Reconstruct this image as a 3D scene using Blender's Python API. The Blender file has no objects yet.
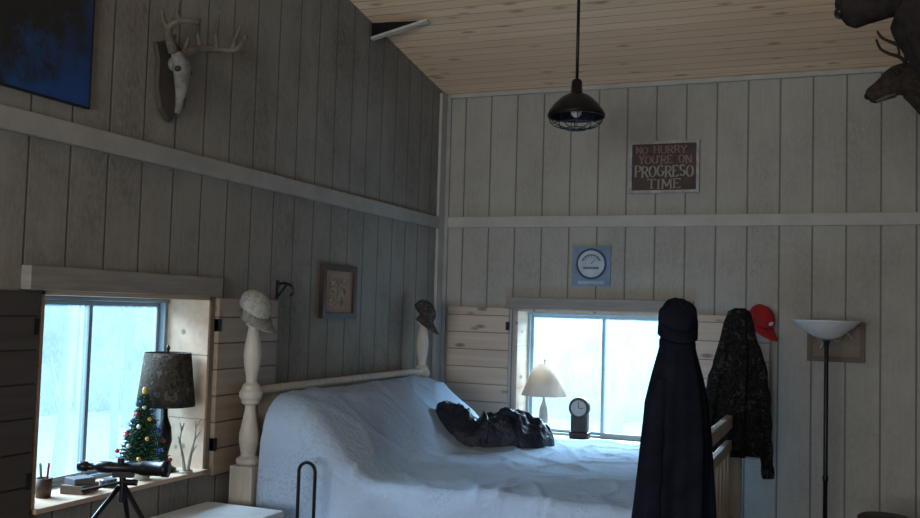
import bpy, bmesh, math, random
from mathutils import Vector, Matrix, noise
random.seed(7)
S = bpy.context.scene
COL = S.collection
V = Vector

# ------------------------------------------------------------------ materials
def new_mat(name):
    m = bpy.data.materials.new(name); m.use_nodes = True
    nt = m.node_tree; b = nt.nodes['Principled BSDF']
    return m, nt, b
def N(nt, t, **k):
    n = nt.nodes.new(t)
    for a, v in k.items(): setattr(n, a, v)
    return n
def mth(nt, op, a, b=None, c=None):
    n = N(nt, 'ShaderNodeMath', operation=op)
    for i, x in enumerate((a, b, c)):
        if x is None: continue
        if isinstance(x, (int, float)): n.inputs[i].default_value = x
        else: nt.links.new(x, n.inputs[i])
    return n.outputs[0]
def mixc(nt, fac, a, b, mode='MIX'):
    n = N(nt, 'ShaderNodeMix', data_type='RGBA', blend_type=mode)
    if isinstance(fac, (int, float)): n.inputs[0].default_value = fac
    else: nt.links.new(fac, n.inputs[0])
    for i, x in ((6, a), (7, b)):
        if isinstance(x, tuple): n.inputs[i].default_value = (*x[:3], 1)
        else: nt.links.new(x, n.inputs[i])
    return n.outputs[2]
def nz(nt, scale, stretch=(1, 1, 1), detail=4, rough=.6):
    tc = N(nt, 'ShaderNodeTexCoord'); mp = N(nt, 'ShaderNodeMapping')
    mp.inputs['Scale'].default_value = stretch
    nt.links.new(tc.outputs['Object'], mp.inputs[0])
    n = N(nt, 'ShaderNodeTexNoise'); n.inputs['Scale'].default_value = scale
    n.inputs['Detail'].default_value = detail; n.inputs['Roughness'].default_value = rough
    nt.links.new(mp.outputs[0], n.inputs['Vector'])
    return n.outputs['Fac']
def rng(nt, x, lo, hi):
    n = N(nt, 'ShaderNodeMapRange'); n.inputs[1].default_value = lo; n.inputs[2].default_value = hi
    nt.links.new(x, n.inputs[0]); return n.outputs[0]
def bump(nt, b, h, strength=.3, dist=.01):
    n = N(nt, 'ShaderNodeBump'); n.inputs['Strength'].default_value = strength; n.inputs['Distance'].default_value = dist
    nt.links.new(h, n.inputs['Height']); nt.links.new(n.outputs[0], b.inputs['Normal'])
def pm(name, c1, c2=None, rough=.6, scale=12, stretch=(1, 1, 1), bp=0., metal=0., emis=None, spec=.3):
    m, nt, b = new_mat(name)
    c2 = c2 or tuple(x * .75 for x in c1)
    f = nz(nt, scale, stretch)
    nt.links.new(mixc(nt, rng(nt, f, .35, .65), c1, c2), b.inputs['Base Color'])
    b.inputs['Roughness'].default_value = rough; b.inputs['Metallic'].default_value = metal
    b.inputs['Specular IOR Level'].default_value = spec
    if bp: bump(nt, b, f, bp)
    return m
def siding(name, axis, c1, c2, dirt, dirtamt):
    m, nt, b = new_mat(name)
    tc = N(nt, 'ShaderNodeTexCoord'); sp = N(nt, 'ShaderNodeSeparateXYZ')
    nt.links.new(tc.outputs['Object'], sp.inputs[0])
    c = sp.outputs[axis]
    fr = mth(nt, 'FRACT', mth(nt, 'MULTIPLY', mth(nt, 'ADD', c, 20.03), 1 / .203))
    dd = mth(nt, 'ABSOLUTE', mth(nt, 'SUBTRACT', fr, .5))
    g = rng(nt, dd, .010, .036)       # 0 in groove, 1 on board
    fl = mth(nt, 'FLOOR', mth(nt, 'ADD', mth(nt, 'MULTIPLY', mth(nt, 'ADD', c, 20.03), 1 / .203), .5))
    wn = N(nt, 'ShaderNodeTexWhiteNoise', noise_dimensions='1D'); nt.links.new(fl, wn.inputs['W'])
    grain = nz(nt, 1.0, (70, 70, 3.5), 5, .7)
    patch = nz(nt, 1.6, (1, 1, .8), 6, .7)
    fine = nz(nt, 55, (1, 1, .5), 4, .7)
    col = mixc(nt, rng(nt, grain, .3, .7), c1, c2)
    pk = mth(nt, 'MULTIPLY', rng(nt, patch, .42, .68), dirtamt)
    pk = mth(nt, 'MULTIPLY', pk, mth(nt, 'ADD', rng(nt, fine, .35, .6), .25))
    col = mixc(nt, pk, col, dirt)
    col = mixc(nt, mth(nt, 'MULTIPLY', wn.outputs[0], .10), col, dirt)
    col = mixc(nt, g, tuple(x * .42 for x in c2), col)
    nt.links.new(col, b.inputs['Base Color'])
    b.inputs['Roughness'].default_value = .85; b.inputs['Specular IOR Level'].default_value = .15
    bump(nt, b, mth(nt, 'ADD', g, mth(nt, 'MULTIPLY', fine, .35)), .5, .006)
    return m
def planks(name, pax, width, gax, c1, c2, knot=(.12, .06, .03), gap=.03, var=.35, rough=.55, kr=.22):
    m, nt, b = new_mat(name)
    tc = N(nt, 'ShaderNodeTexCoord'); sp = N(nt, 'ShaderNodeSeparateXYZ')
    nt.links.new(tc.outputs['Object'], sp.inputs[0])
    t = mth(nt, 'MULTIPLY', mth(nt, 'ADD', sp.outputs[pax], 30.0), 1 / width)
    fr = mth(nt, 'FRACT', t); fl = mth(nt, 'FLOOR', t)
    wn = N(nt, 'ShaderNodeTexWhiteNoise', noise_dimensions='1D'); nt.links.new(fl, wn.inputs['W'])
    cb = N(nt, 'ShaderNodeCombineXYZ')
    for i in range(3):
        if i == gax: nt.links.new(mth(nt, 'ADD', sp.outputs[i], mth(nt, 'MULTIPLY', wn.outputs[0], 40)), cb.inputs[i])
        else: nt.links.new(sp.outputs[i], cb.inputs[i])
    mp = N(nt, 'ShaderNodeMapping'); s = [28.] * 3; s[gax] = 1.2
    mp.inputs['Scale'].default_value = s; nt.links.new(cb.outputs[0], mp.inputs[0])
    n = N(nt, 'ShaderNodeTexNoise'); n.inputs['Scale'].default_value = 1; n.inputs['Detail'].default_value = 5
    nt.links.new(mp.outputs[0], n.inputs['Vector'])
    mp2 = N(nt, 'ShaderNodeMapping'); s = [9.] * 3; s[gax] = 3.4
    mp2.inputs['Scale'].default_value = s; nt.links.new(cb.outputs[0], mp2.inputs[0])
    vo = N(nt, 'ShaderNodeTexVoronoi'); vo.inputs['Scale'].default_value = 1
    nt.links.new(mp2.outputs[0], vo.inputs['Vector'])
    kn = mth(nt, 'SUBTRACT', 1, rng(nt, vo.outputs['Distance'], .08, kr))
    col = mixc(nt, rng(nt, n.outputs['Fac'], .3, .7), c1, c2)
    col = mixc(nt, mth(nt, 'MULTIPLY', wn.outputs[0], var), col, tuple(x * .5 for x in c2))
    col = mixc(nt, mth(nt, 'MULTIPLY', kn, .7), col, knot)
    g = rng(nt, fr, gap * .4, gap)
    col = mixc(nt, g, tuple(x * .3 for x in c2), col)
    nt.links.new(col, b.inputs['Base Color']); b.inputs['Roughness'].default_value = rough
    b.inputs['Specular IOR Level'].default_value = .25
    bump(nt, b, g, .6, .006)
    return m
def camo(name, cols, scale=14, rough=.9):
    m, nt, b = new_mat(name)
    f = nz(nt, scale, (1, 1, 1), 4, .6)
    r = N(nt, 'ShaderNodeValToRGB'); r.color_ramp.interpolation = 'CONSTANT'
    e = r.color_ramp.elements
    pos = [0, .42, .5, .58, .66]
    for i, c in enumerate(cols):
        if i < 2: el = e[i]; el.position = pos[i]
        else: el = e.new(pos[i])
        el.color = (*c, 1)
    nt.links.new(f, r.inputs[0]); nt.links.new(r.outputs[0], b.inputs['Base Color'])
    b.inputs['Roughness'].default_value = rough; b.inputs['Specular IOR Level'].default_value = .1
    return m

M_left = siding('left_siding_shaded', 1, (.30, .28, .245), (.245, .23, .20), (.11, .10, .085), .7)  # darker than the back siding: backlit shade is put into the base colour
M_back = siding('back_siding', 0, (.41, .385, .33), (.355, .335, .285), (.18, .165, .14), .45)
M_ceil = planks('pine_ceiling', 1, .095, 0, (.96, .70, .46), (.84, .57, .36), knot=(.32, .16, .08), gap=.08, var=.25, kr=.22)
M_floor = planks('floor_boards', 0, .14, 1, (.34, .24, .16), (.26, .18, .12))
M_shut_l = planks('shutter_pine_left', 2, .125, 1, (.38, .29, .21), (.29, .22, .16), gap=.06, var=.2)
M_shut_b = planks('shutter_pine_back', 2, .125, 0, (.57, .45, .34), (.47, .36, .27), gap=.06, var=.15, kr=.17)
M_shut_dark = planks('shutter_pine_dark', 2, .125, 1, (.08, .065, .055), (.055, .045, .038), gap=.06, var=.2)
M_jamb = planks('jamb_pine', 2, .3, 1, (.58, .43, .31), (.48, .35, .25), gap=.01, var=.1, kr=.16)
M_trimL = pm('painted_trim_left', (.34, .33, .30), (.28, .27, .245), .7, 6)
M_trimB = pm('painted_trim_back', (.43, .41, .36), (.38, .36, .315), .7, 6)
M_head = pm('header_board', (.27, .245, .21), (.21, .19, .165), .6, 5, (1, 1, 12))
M_vinyl = pm('window_vinyl', (.30, .38, .43), (.25, .33, .38), .4)
M_post = pm('pale_pine_bed', (.56, .51, .44), (.44, .40, .34), .5, 4, (8, 8, 1))
M_dark = pm('dark_metal', (.012, .013, .016), (.02, .02, .024), .35, metal=.5)
M_black = pm('black_fabric', (.007, .008, .014), (.012, .014, .023), .95, 10, bp=.15, spec=.05)
M_bone = pm('bone', (.22, .225, .21), (.12, .12, .105), .7, 26, bp=.3)
M_antler = pm('antler', (.15, .125, .095), (.08, .065, .05), .6, 25)
M_antdk = pm('dark_antler', (.035, .028, .022), (.02, .016, .013), .6, 25)
M_plaque = pm('dark_wood', (.05, .033, .022), (.03, .02, .014), .5, 6, (6, 6, 1))
M_shield = pm('shield_wood', (.075, .06, .05), (.05, .04, .033), .6, 6, (6, 6, 1))
M_frame_br = pm('brown_frame', (.13, .08, .055), (.085, .05, .035), .5, 6)
M_silver = pm('weathered_silver_frame', (.38, .38, .37), (.24, .24, .23), .5, 20)
M_fur = pm('deer_fur', (.055, .041, .032), (.026, .02, .016), .95, 40, (1, 1, 1), bp=.8, spec=.05)
M_furl = pm('deer_pale_fur', (.12, .105, .09), (.08, .07, .06), .95, 30)
M_noseblk = pm('nose_black', (.01, .01, .01), None, .3)
M_white = pm('white_paint', (.65, .68, .70), (.58, .6, .63), .5)
M_camo_dk = camo('dark_camo', [(.008, .009, .010), (.020, .021, .020), (.010, .010, .010), (.045, .043, .038), (.015, .015, .016)], 17)
M_camo_lt = camo('light_camo', [(.33, .32, .28), (.28, .265, .23), (.37, .36, .32), (.31, .29, .25), (.39, .38, .34)], 30)
M_camo_brim = camo('brim_camo', [(.20, .19, .16), (.16, .15, .125), (.23, .22, .19), (.18, .165, .14), (.24, .23, .2)], 30)
M_camo_md = camo('brown_camo', [(.028, .024, .020), (.06, .05, .04), (.04, .034, .026), (.10, .085, .068), (.05, .043, .035)], 18)
M_camo_cap = camo('dark_cap_camo', [(.03, .028, .024), (.07, .06, .05), (.04, .036, .03), (.11, .095, .08), (.05, .045, .04)], 30)
M_red = pm('red_cap', (.45, .02, .02), (.35, .02, .02), .8)
M_glassw = pm('frosted_bowl', (.62, .64, .64), (.55, .57, .57), .35)

def cloth_bed():
    m, nt, b = new_mat('quilted_bedspread')
    f = nz(nt, 3, (1, 1, 1), 5, .6)
    col = mixc(nt, rng(nt, f, .3, .7), (.42, .53, .68), (.36, .47, .62))
    w = nz(nt, 16, (1, 1, 1), 2, .5)
    ln = mth(nt, 'ABSOLUTE', mth(nt, 'SUBTRACT', mth(nt, 'FRACT', mth(nt, 'MULTIPLY', w, 8)), .5))
    st = rng(nt, ln, .0, .2)
    patch = rng(nt, nz(nt, 3.4, (1, 1, 1), 2, .5), .53, .62)
    dk = mth(nt, 'MULTIPLY', mth(nt, 'SUBTRACT', 1, st), mth(nt, 'ADD', mth(nt, 'MULTIPLY', patch, .32), .05))
    col = mixc(nt, dk, col, (.13, .19, .31))
    nt.links.new(col, b.inputs['Base Color']); b.inputs['Roughness'].default_value = .95
    b.inputs['Specular IOR Level'].default_value = .08
    vo = N(nt, 'ShaderNodeTexVoronoi'); vo.inputs['Scale'].default_value = 44
    tc = N(nt, 'ShaderNodeTexCoord'); nt.links.new(tc.outputs['Object'], vo.inputs['Vector'])
    bump(nt, b, mth(nt, 'ADD', mth(nt, 'MULTIPLY', vo.outputs['Distance'], .7), mth(nt, 'MULTIPLY', nz(nt, 8, (1, 1, 1), 3, .5), 1.6)), .4, .009)
    return m
M_bed = cloth_bed()
def glassmat():
    m, nt, b = new_mat('hazy_window_glass')
    nt.nodes.remove(b); out = nt.nodes['Material Output']
    tr = N(nt, 'ShaderNodeBsdfTransparent'); tr.inputs[0].default_value = (.94, .98, 1, 1)
    gl = N(nt, 'ShaderNodeBsdfTranslucent'); gl.inputs[0].default_value = (.70, .88, 1, 1)
    mx = N(nt, 'ShaderNodeMixShader')
    f = mth(nt, 'ADD', mth(nt, 'MULTIPLY', rng(nt, nz(nt, 2.2, (1, 1, 1), 5, .65), .2, .8), .06), .055)
    nt.links.new(f, mx.inputs[0]); nt.links.new(tr.outputs[0], mx.inputs[1]); nt.links.new(gl.outputs[0], mx.inputs[2])
    nt.links.new(mx.outputs[0], out.inputs[0])
    return m
M_glass = glassmat()
def shade_mat(name, c, t=.5):
    m, nt, b = new_mat(name); out = nt.nodes['Material Output']
    b.inputs['Base Color'].default_value = (*c, 1); b.inputs['Roughness'].default_value = .8
    tr = N(nt, 'ShaderNodeBsdfTranslucent'); tr.inputs[0].default_value = (*c, 1)
    mx = N(nt, 'ShaderNodeMixShader'); mx.inputs[0].default_value = t
    nt.links.new(b.outputs[0], mx.inputs[1]); nt.links.new(tr.outputs[0], mx.inputs[2]); nt.links.new(mx.outputs[0], out.inputs[0])
    return m
M_creamshade = shade_mat('cream_shade', (.74, .62, .50), .38)

# ------------------------------------------------------------------ mesh builder
class MB:
    def __init__(s): s.v = []; s.f = []
    def box(s, x0, x1, y0, y1, z0, z1, M=None):
        i = len(s.v)
        p = [V((x, y, z)) for x in (x0, x1) for y in (y0, y1) for z in (z0, z1)]
        if M: p = [M @ q for q in p]
        s.v += p
        for f in ((0, 1, 3, 2), (4, 6, 7, 5), (0, 4, 5, 1), (2, 3, 7, 6), (0, 2, 6, 4), (1, 5, 7, 3)): s.f.append([i + k for k in f])
        return s
    def loft(s, rings, cap=True, M=None):
        i = len(s.v); n = len(rings[0])
        for r in rings: s.v += [M @ V(p) if M else V(p) for p in r]
        for a in range(len(rings) - 1):
            for k in range(n):
                k2 = (k + 1) % n
                s.f.append([i + a * n + k, i + a * n + k2, i + (a + 1) * n + k2, i + (a + 1) * n + k])
        if cap:
            s.f.append([i + k for k in range(n)]); s.f.append([i + (len(rings) - 1) * n + k for k in range(n)])
        return s
    def lathe(s, prof, seg=24, c=(0, 0, 0), M=None, cap=True):
        c = V(c)
        return s.loft([[c + V((r * math.cos(2 * math.pi * k / seg), r * math.sin(2 * math.pi * k / seg), z)) for k in range(seg)] for r, z in prof], cap, M)
    def tube(s, pts, rad, seg=8, up=None, M=None, cap=True):
        pts = [V(p) for p in pts]; n = len(pts)
        if isinstance(rad, (int, float)): rad = [rad] * n
        rings = []; prev = None
        for i, p in enumerate(pts):
            t = (pts[min(i + 1, n - 1)] - pts[max(i - 1, 0)]).normalized()
            if prev is None:
                u = V(up) if up else (V((0, 0, 1)) if abs(t.z) < .9 else V((1, 0, 0)))
            else: u = prev
            u = (u - t * u.dot(t)).normalized(); prev = u; w = t.cross(u)
            r = rad[i]; a, b = r if isinstance(r, tuple) else (r, r)
            rings.append([p + u * (b * math.cos(2 * math.pi * k / seg)) + w * (a * math.sin(2 * math.pi * k / seg)) for k in range(seg)])
        return s.loft(rings, cap, M)
    def ell(s, c, r, seg=16, n=10, M=None):
        c = V(c); rings = []
        for j in range(n + 1):
            ph = math.pi * (j + .02 if j == 0 else (j - .02 if j == n else j)) / n
            rings.append([c + V((r[0] * math.sin(ph) * math.cos(2 * math.pi * k / seg), r[1] * math.sin(ph) * math.sin(2 * math.pi * k / seg), r[2] * math.cos(ph))) for k in range(seg)])
        return s.loft(rings, True, M)
    def grid(s, fn, nu, nv):
        i = len(s.v)
        for a in range(nu + 1):
            for b in range(nv + 1): s.v.append(V(fn(a / nu, b / nv)))
        for a in range(nu):
            for b in range(nv):
                q = i + a * (nv + 1) + b; s.f.append([q, q + 1, q + nv + 2, q + nv + 1])
        return s
    def build(s, name, mat, parent=None, smooth=False, bevel=0., solid=0., local=False, origin=None, subd=0):
        off = V((0, 0, 0))
        if parent is not None and not local: off = V(parent.location)
        if origin is not None: off = V(origin)
        me = bpy.data.meshes.new(name)
        me.from_pydata([tuple(p - off) for p in s.v], [], s.f)
        bm = bmesh.new(); bm.from_mesh(me); bmesh.ops.recalc_face_normals(bm, faces=bm.faces[:]); bm.to_mesh(me); bm.free()
        me.materials.append(mat)
        if smooth:
            for p in me.polygons: p.use_smooth = True
        o = bpy.data.objects.new(name, me); COL.objects.link(o)
        if parent is not None: o.parent = parent
        if origin is not None: o.location = off
        if solid:
            md = o.modifiers.new('solid', 'SOLIDIFY'); md.thickness = solid; md.offset = -1
        if bevel:
            md = o.modifiers.new('bev', 'BEVEL'); md.width = bevel; md.segments = 2; md.limit_method = 'ANGLE'
        return o
def thing(name, label, cat, loc, rot=(0, 0, 0), group=None):
    e = bpy.data.objects.new(name, None); COL.objects.link(e); e.location = loc; e.rotation_euler = rot
    e.empty_display_size = .05
    e['label'] = label; e['category'] = cat
    if group: e['group'] = group
    return e
def tag(o, label, cat, group=None):
    o['label'] = label; o['category'] = cat
    if group: o['group'] = group
    return o
def struct(o): o['kind'] = 'structure'; return o
def smoothpts(pts, k=4):
    P = [V(p) for p in pts]; out = []
    for i in range(len(P) - 1):
        a, b, c, d = P[max(i - 1, 0)], P[i], P[i + 1], P[min(i + 2, len(P) - 1)]
        for j in range(k):
            t = j / k
            out.append(.5 * ((2 * b) + (c - a) * t + (2 * a - 5 * b + 4 * c - d) * t * t + (3 * b - a - 3 * c + d) * t ** 3))
    out.append(P[-1]); return out
def lerplist(r, k=4):
    out = []
    for i in range(len(r) - 1):
        for j in range(k):
            t = j / k
            if isinstance(r[i], tuple): out.append(tuple(x + (y - x) * t for x, y in zip(r[i], r[i + 1])))
            else: out.append(r[i] + (r[i + 1] - r[i]) * t)
    out.append(r[-1]); return out
def sst(a, b, x):
    t = max(0, min(1, (x - a) / (b - a))); return t * t * (3 - 2 * t)

def arc(cx, cy, rx, ry, a0, a1, n=10):
    return [(cx + rx * math.cos(math.radians(a0 + (a1 - a0) * i / n)), cy + ry * math.sin(math.radians(a0 + (a1 - a0) * i / n))) for i in range(n + 1)]
GL = {
 'N': ([[(.1, 0), (.1, 1)], [(.1, 1), (.75, 0)], [(.75, 0), (.75, 1)]], [(.1, 0), (.1, 1), (.75, 1)], .85),
 'O': ([arc(.42, .5, .36, .5, 90, 450, 20)], [], .85),
 'H': ([[(.1, 0), (.1, 1)], [(.7, 0), (.7, 1)], [(.1, .52), (.7, .52)]], [(.1, 0), (.1, 1), (.7, 0), (.7, 1)], .8),
 'U': ([[(.1, 1), (.1, .3)] + arc(.4, .3, .3, .3, 180, 360) + [(.7, 1)]], [(.1, 1), (.7, 1)], .8),
 'R': ([[(.1, 0), (.1, 1)], [(.1, 1), (.4, 1)] + arc(.4, .75, .26, .25, 90, -90) + [(.1, .5)], [(.35, .5), (.72, 0)]], [(.1, 0), (.1, 1), (.74, 0)], .78),
 'Y': ([[(.05, 1), (.37, .5), (.37, 0)], [(.7, 1), (.37, .5)]], [(.05, 1), (.7, 1), (.37, 0)], .74),
 "'": ([[(.1, 1.02), (.06, .8)]], [], .2),
 'E': ([[(.1, 0), (.1, 1)], [(.1, 1), (.6, 1), (.6, .88)], [(.1, .52), (.48, .52)], [(.1, 0), (.62, 0), (.62, .14)]], [(.1, 0), (.1, 1)], .7),
 'P': ([[(.1, 0), (.1, 1)], [(.1, 1), (.4, 1)] + arc(.4, .73, .26, .27, 90, -90) + [(.1, .46)]], [(.1, 0), (.1, 1)], .72),
 'G': ([arc(.42, .5, .36, .5, 50, 345, 16) + [(.76, .45), (.5, .45)]], [(.76, .45)], .86),
 'S': ([arc(.35, .74, .25, .26, 30, 250, 10) + arc(.35, .26, .27, .26, 70, -150, 10)], [], .7),
 'T': ([[(.38, 0), (.38, 1)], [(.05, .86), (.05, 1), (.71, 1), (.71, .86)]], [(.38, 0)], .76),
 'I': ([[(.15, 0), (.15, 1)]], [(.15, 0), (.15, 1)], .32),
 'M': ([[(.1, 0), (.14, 1)], [(.14, 1), (.47, .2)], [(.47, .2), (.8, 1)], [(.8, 1), (.84, 0)]], [(.1, 0), (.84, 0), (.14, 1), (.8, 1)], .94)}
def painted(txt, x0, x1, y, zb, height, mat, parent, wt=.15):
    width = x1 - x0
    tot = sum(GL[c][2] + .08 for c in txt) - .08; s = width / tot; b = MB(); x = x0; k = 0
    for c in txt:
        L, sf, adv = GL[c]; k += 1
        dz = .05 * height * math.sin(k * 2.1)
        def seg(p, q, w):
            b.tube([V((x + p[0] * s, y, zb + dz + p[1] * height)), V((x + q[0] * s, y, zb + dz + q[1] * height))], [(w, .0015)] * 2, 6, up=(0, -1, 0))
        for pl in L:
            for p, q in zip(pl, pl[1:]):
                vert = abs(q[1] - p[1]) > abs(q[0] - p[0]) * .8
                seg(p, q, height * wt * (.62 if vert else .30))
        for p in sf: seg((p[0] - .14, p[1]), (p[0] + .14, p[1]), height * .035)
        x += (adv + .08) * s
    return b.build('lettering', mat, parent)

# ------------------------------------------------------------------ room shell
def ceilz(y): return 3.37 - .157 * y
def wallbox(name, boxes, mat):
    b = MB()
    for q in boxes: b.box(*q)
    b.v = [V((p.x, p.y, ceilz(p.y))) if p.z > 4.9 else p for p in b.v]
    return struct(b.build(name, mat))
T = .30
LY0, LY1, LZ0, LZ1 = -3.80, -2.767, .95, 1.78
BX0, BX1, BZ0, BZ1 = .60, 1.78, .84, 1.77
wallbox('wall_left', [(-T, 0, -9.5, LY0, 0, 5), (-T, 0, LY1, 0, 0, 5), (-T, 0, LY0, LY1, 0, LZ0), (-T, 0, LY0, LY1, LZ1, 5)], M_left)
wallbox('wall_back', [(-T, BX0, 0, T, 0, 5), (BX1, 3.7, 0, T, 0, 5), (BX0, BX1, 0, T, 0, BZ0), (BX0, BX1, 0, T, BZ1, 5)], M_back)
wallbox('wall_right', [(3.5, 3.7, -9.5, 0, 0, 5)], M_left)
wallbox('wall_rear', [(-T, .4, -9.7, -9.5, 0, 5), (3.0, 3.7, -9.7, -9.5, 0, 5), (.4, 3.0, -9.7, -9.5, 0, .9), (.4, 3.0, -9.7, -9.5, 2.7, 5)], M_back)  # unseen opening put in to let the rear fill light through
struct(MB().box(-T, 3.7, -9.7, T, -.12, 0).build('floor', M_floor))
cb = MB().box(-T, 3.7, -9.7, T, 0, .12)
cb.v = [V((p.x, p.y, ceilz(p.y) + p.z)) for p in cb.v]
struct(cb.build('ceiling', M_ceil))
def trim(n, q, mat, bev=.004): return struct(MB().box(*q).build('trim_%d' % n, mat, bevel=bev))
trim(1, (0, .03, -9.4, -.12, 2.345, 2.43), M_trimL)
trim(2, (.055, 3.5, -.03, 0, 2.36, 2.44), M_trimB)
trim(3, (.0, .024, -.12, 0, 0, 3.36), M_trimB)
trim(4, (.024, .055, -.024, 0, 0, 3.36), M_trimL)
trim(5, (.055, 3.5, -.03, 0, 3.335, 3.368), M_trimB)
trim(6, (0, .05, LY0 - .10, LY1 + .02, LZ1, LZ1 + .09), M_head)
trim(7, (BX0 - .06, BX1 + .08, -.05, 0, BZ1, BZ1 + .085), M_head)
def lining(n, boxes):
    b = MB()
    for q in boxes: b.box(*q)
    struct(b.build('trim_%d' % n, M_jamb, bevel=.002))
lining(8, [(-T, .005, LY1 - .018, LY1, LZ0, LZ1), (-T, .005, LY0, LY0 + .018, LZ0, LZ1), (-T, .03, LY0, LY1, LZ0 - .0, LZ0 + .02), (-T, .005, LY0, LY1, LZ1 - .018, LZ1)])
lining(9, [(BX0, BX0 + .018, -.005, T, BZ0, BZ1), (BX1 - .018, BX1, -.005, T, BZ0, BZ1), (BX0, BX1, -.03, T, BZ0, BZ0 + .02), (BX0, BX1, -.005, T, BZ1 - .018, BZ1)])
lining(10, [(.4, .46, -9.7, -9.46, .9, 2.7), (2.94, 3.0, -9.7, -9.46, .9, 2.7), (.4, 3.0, -9.7, -9.44, .9, .95), (.4, 3.0, -9.7, -9.46, 2.65, 2.7)])
def slider(n, along, a0, a1, z0, z1, pl, sgn):
    def bx(b, a, c, z, w, d0, d1):
        if along == 'y': b.box(pl + d0, pl + d1, a, c, z, w)
        else: b.box(a, c, pl + d0, pl + d1, z, w)
    e = bpy.data.objects.new('window_%d' % n, None); COL.objects.link(e); e['kind'] = 'structure'
    e.location = ((pl, (a0 + a1) / 2, z0) if along == 'y' else ((a0 + a1) / 2, pl, z0))
    w = .018; mid = (a0 + a1) / 2
    f = MB()
    bx(f, a0, a0 + w, z0, z1, -.03, .03); bx(f, a1 - w, a1, z0, z1, -.03, .03); bx(f, a0 + w, a1 - w, z0, z0 + w, -.03, .03); bx(f, a0 + w, a1 - w, z1 - w, z1, -.03, .03)
    f.build('window_frame', M_vinyl, e, bevel=.003)
    for (p, q, d) in ((a0 + w, mid + .012, .004), (mid - .012, a1 - w, -.022)):
        s = MB(); k = .020
        bx(s, p, p + k, z0 + w, z1 - w, d, d + .02); bx(s, q - k, q, z0 + w, z1 - w, d, d + .02)
        bx(s, p + k, q - k, z0 + w, z0 + w + k, d, d + .02); bx(s, p + k, q - k, z1 - w - k, z1 - w, d, d + .02)
        s.build('sash', M_vinyl, e, bevel=.002)
        g = MB(); bx(g, p + k, q - k, z0 + w + k, z1 - w - k, d + .009, d + .012)
        g.build('window_pane', M_glass, e)
slider(1, 'y', LY0 + .018, LY1 - .018, LZ0 + .02, LZ1 - .018, -.265, 1)
slider(2, 'x', BX0 + .018, BX1 - .018, BZ0 + .02, BZ1 - .018, .265, 1)

def shutter(q, mat, face, label, hinge_hi):
    x0, x1, y0, y1, z0, z1 = q
    e = thing('window_shutter', label, 'shutter', ((x0 + x1) / 2, (y0 + y1) / 2, z0), group='pine window shutters')
    MB().box(*q).build('panel', mat, e, bevel=.004)
    for z in (z0 + .12, z1 - .16):
        b = MB()
        if face == 'y': b.box(x0 - .001, x1 + .004, (y0 if not hinge_hi else y1 - .02), (y0 + .02 if not hinge_hi else y1), z, z + .06)
        else: b.box((x0 if not hinge_hi else x1 - .02), (x0 + .02 if not hinge_hi else x1), y0 - .004, y1 + .001, z, z + .06)
        b.build('hinge', M_dark, e)
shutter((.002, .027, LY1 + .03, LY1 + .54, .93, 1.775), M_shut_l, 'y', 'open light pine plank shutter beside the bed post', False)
shutter((.002, .027, LY0 - .54, LY0 - .03, .93, 1.775), M_shut_dark, 'y', 'open dark pine plank shutter beside deep sill', True)
shutter((.08, .555, -.027, -.002, .84, 1.775), M_shut_b, 'x', 'open pale pine plank shutter in room corner', True)
shutter((1.83, 2.35, -.027, -.002, .84, 1.765), M_shut_b, 'x', 'open pale pine plank shutter behind hanging jackets', False)

# ------------------------------------------------------------------ outdoors
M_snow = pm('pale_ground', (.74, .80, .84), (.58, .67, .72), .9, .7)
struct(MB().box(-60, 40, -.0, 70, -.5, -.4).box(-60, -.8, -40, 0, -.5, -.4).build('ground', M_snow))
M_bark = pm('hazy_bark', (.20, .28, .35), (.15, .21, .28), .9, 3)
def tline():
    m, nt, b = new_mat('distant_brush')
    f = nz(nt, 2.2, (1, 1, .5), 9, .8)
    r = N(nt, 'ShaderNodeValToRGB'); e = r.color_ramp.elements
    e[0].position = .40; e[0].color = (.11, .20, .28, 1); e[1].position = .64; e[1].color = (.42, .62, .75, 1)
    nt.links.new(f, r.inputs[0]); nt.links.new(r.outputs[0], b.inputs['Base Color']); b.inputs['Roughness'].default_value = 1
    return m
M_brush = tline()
b = MB()
def brush(u, v):
    a = math.radians(70 + 120 * u); R = 18 + 1.5 * noise.noise(V((u * 60, v * 5, 0)))
    return (2 + R * math.cos(a), -5 + R * math.sin(a) * 1.0, -.5 + v * (9 + 2 * noise.noise(V((u * 40, 3, 1)))))
b.grid(brush, 120, 24)
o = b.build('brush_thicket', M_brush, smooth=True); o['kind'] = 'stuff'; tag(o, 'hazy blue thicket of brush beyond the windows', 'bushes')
tp = [(-1.6, 4.6), (-.3, 7.5), (-3.2, 9), (-4.6, 6.6), (.2, 4.6), (-1.6, 7.0), (1.3, 7), (-6, 1.6), (-8.5, 6.4), (-10.4, 4.6), (-8.6, 2.0), (-9.0, 4.0), (-6.4, 3.8), (-4.4, .8)]
for (x, y) in tp:
    r = random.uniform(.05, .11); t = MB(); lean = random.uniform(-.3, .3)
    pts = [(x + lean * k / 6 + random.uniform(-.04, .04), y, -.45 + k * 1.1) for k in range(7)]
    t.tube(pts, [r * (1 - .1 * k) for k in range(7)], 8)
    for k in range(11):
        z = random.uniform(.3, 4); a = random.uniform(0, 6.28); L = random.uniform(.4, .9)
        p = V((x + lean * (z + .45) / 6.6, y, z)); d = V((math.cos(a), math.sin(a), .7))
        t.tube([p, p + d * L * .5, p + d * L + V((0, 0, .15))], [r * .3, r * .2, r * .06], 5)
    tag(t.build('tree', M_bark, smooth=True, origin=(x, y, -.45)), 'slender bare tree trunk outside in pale haze', 'tree', 'bare trees outdoors')

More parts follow.
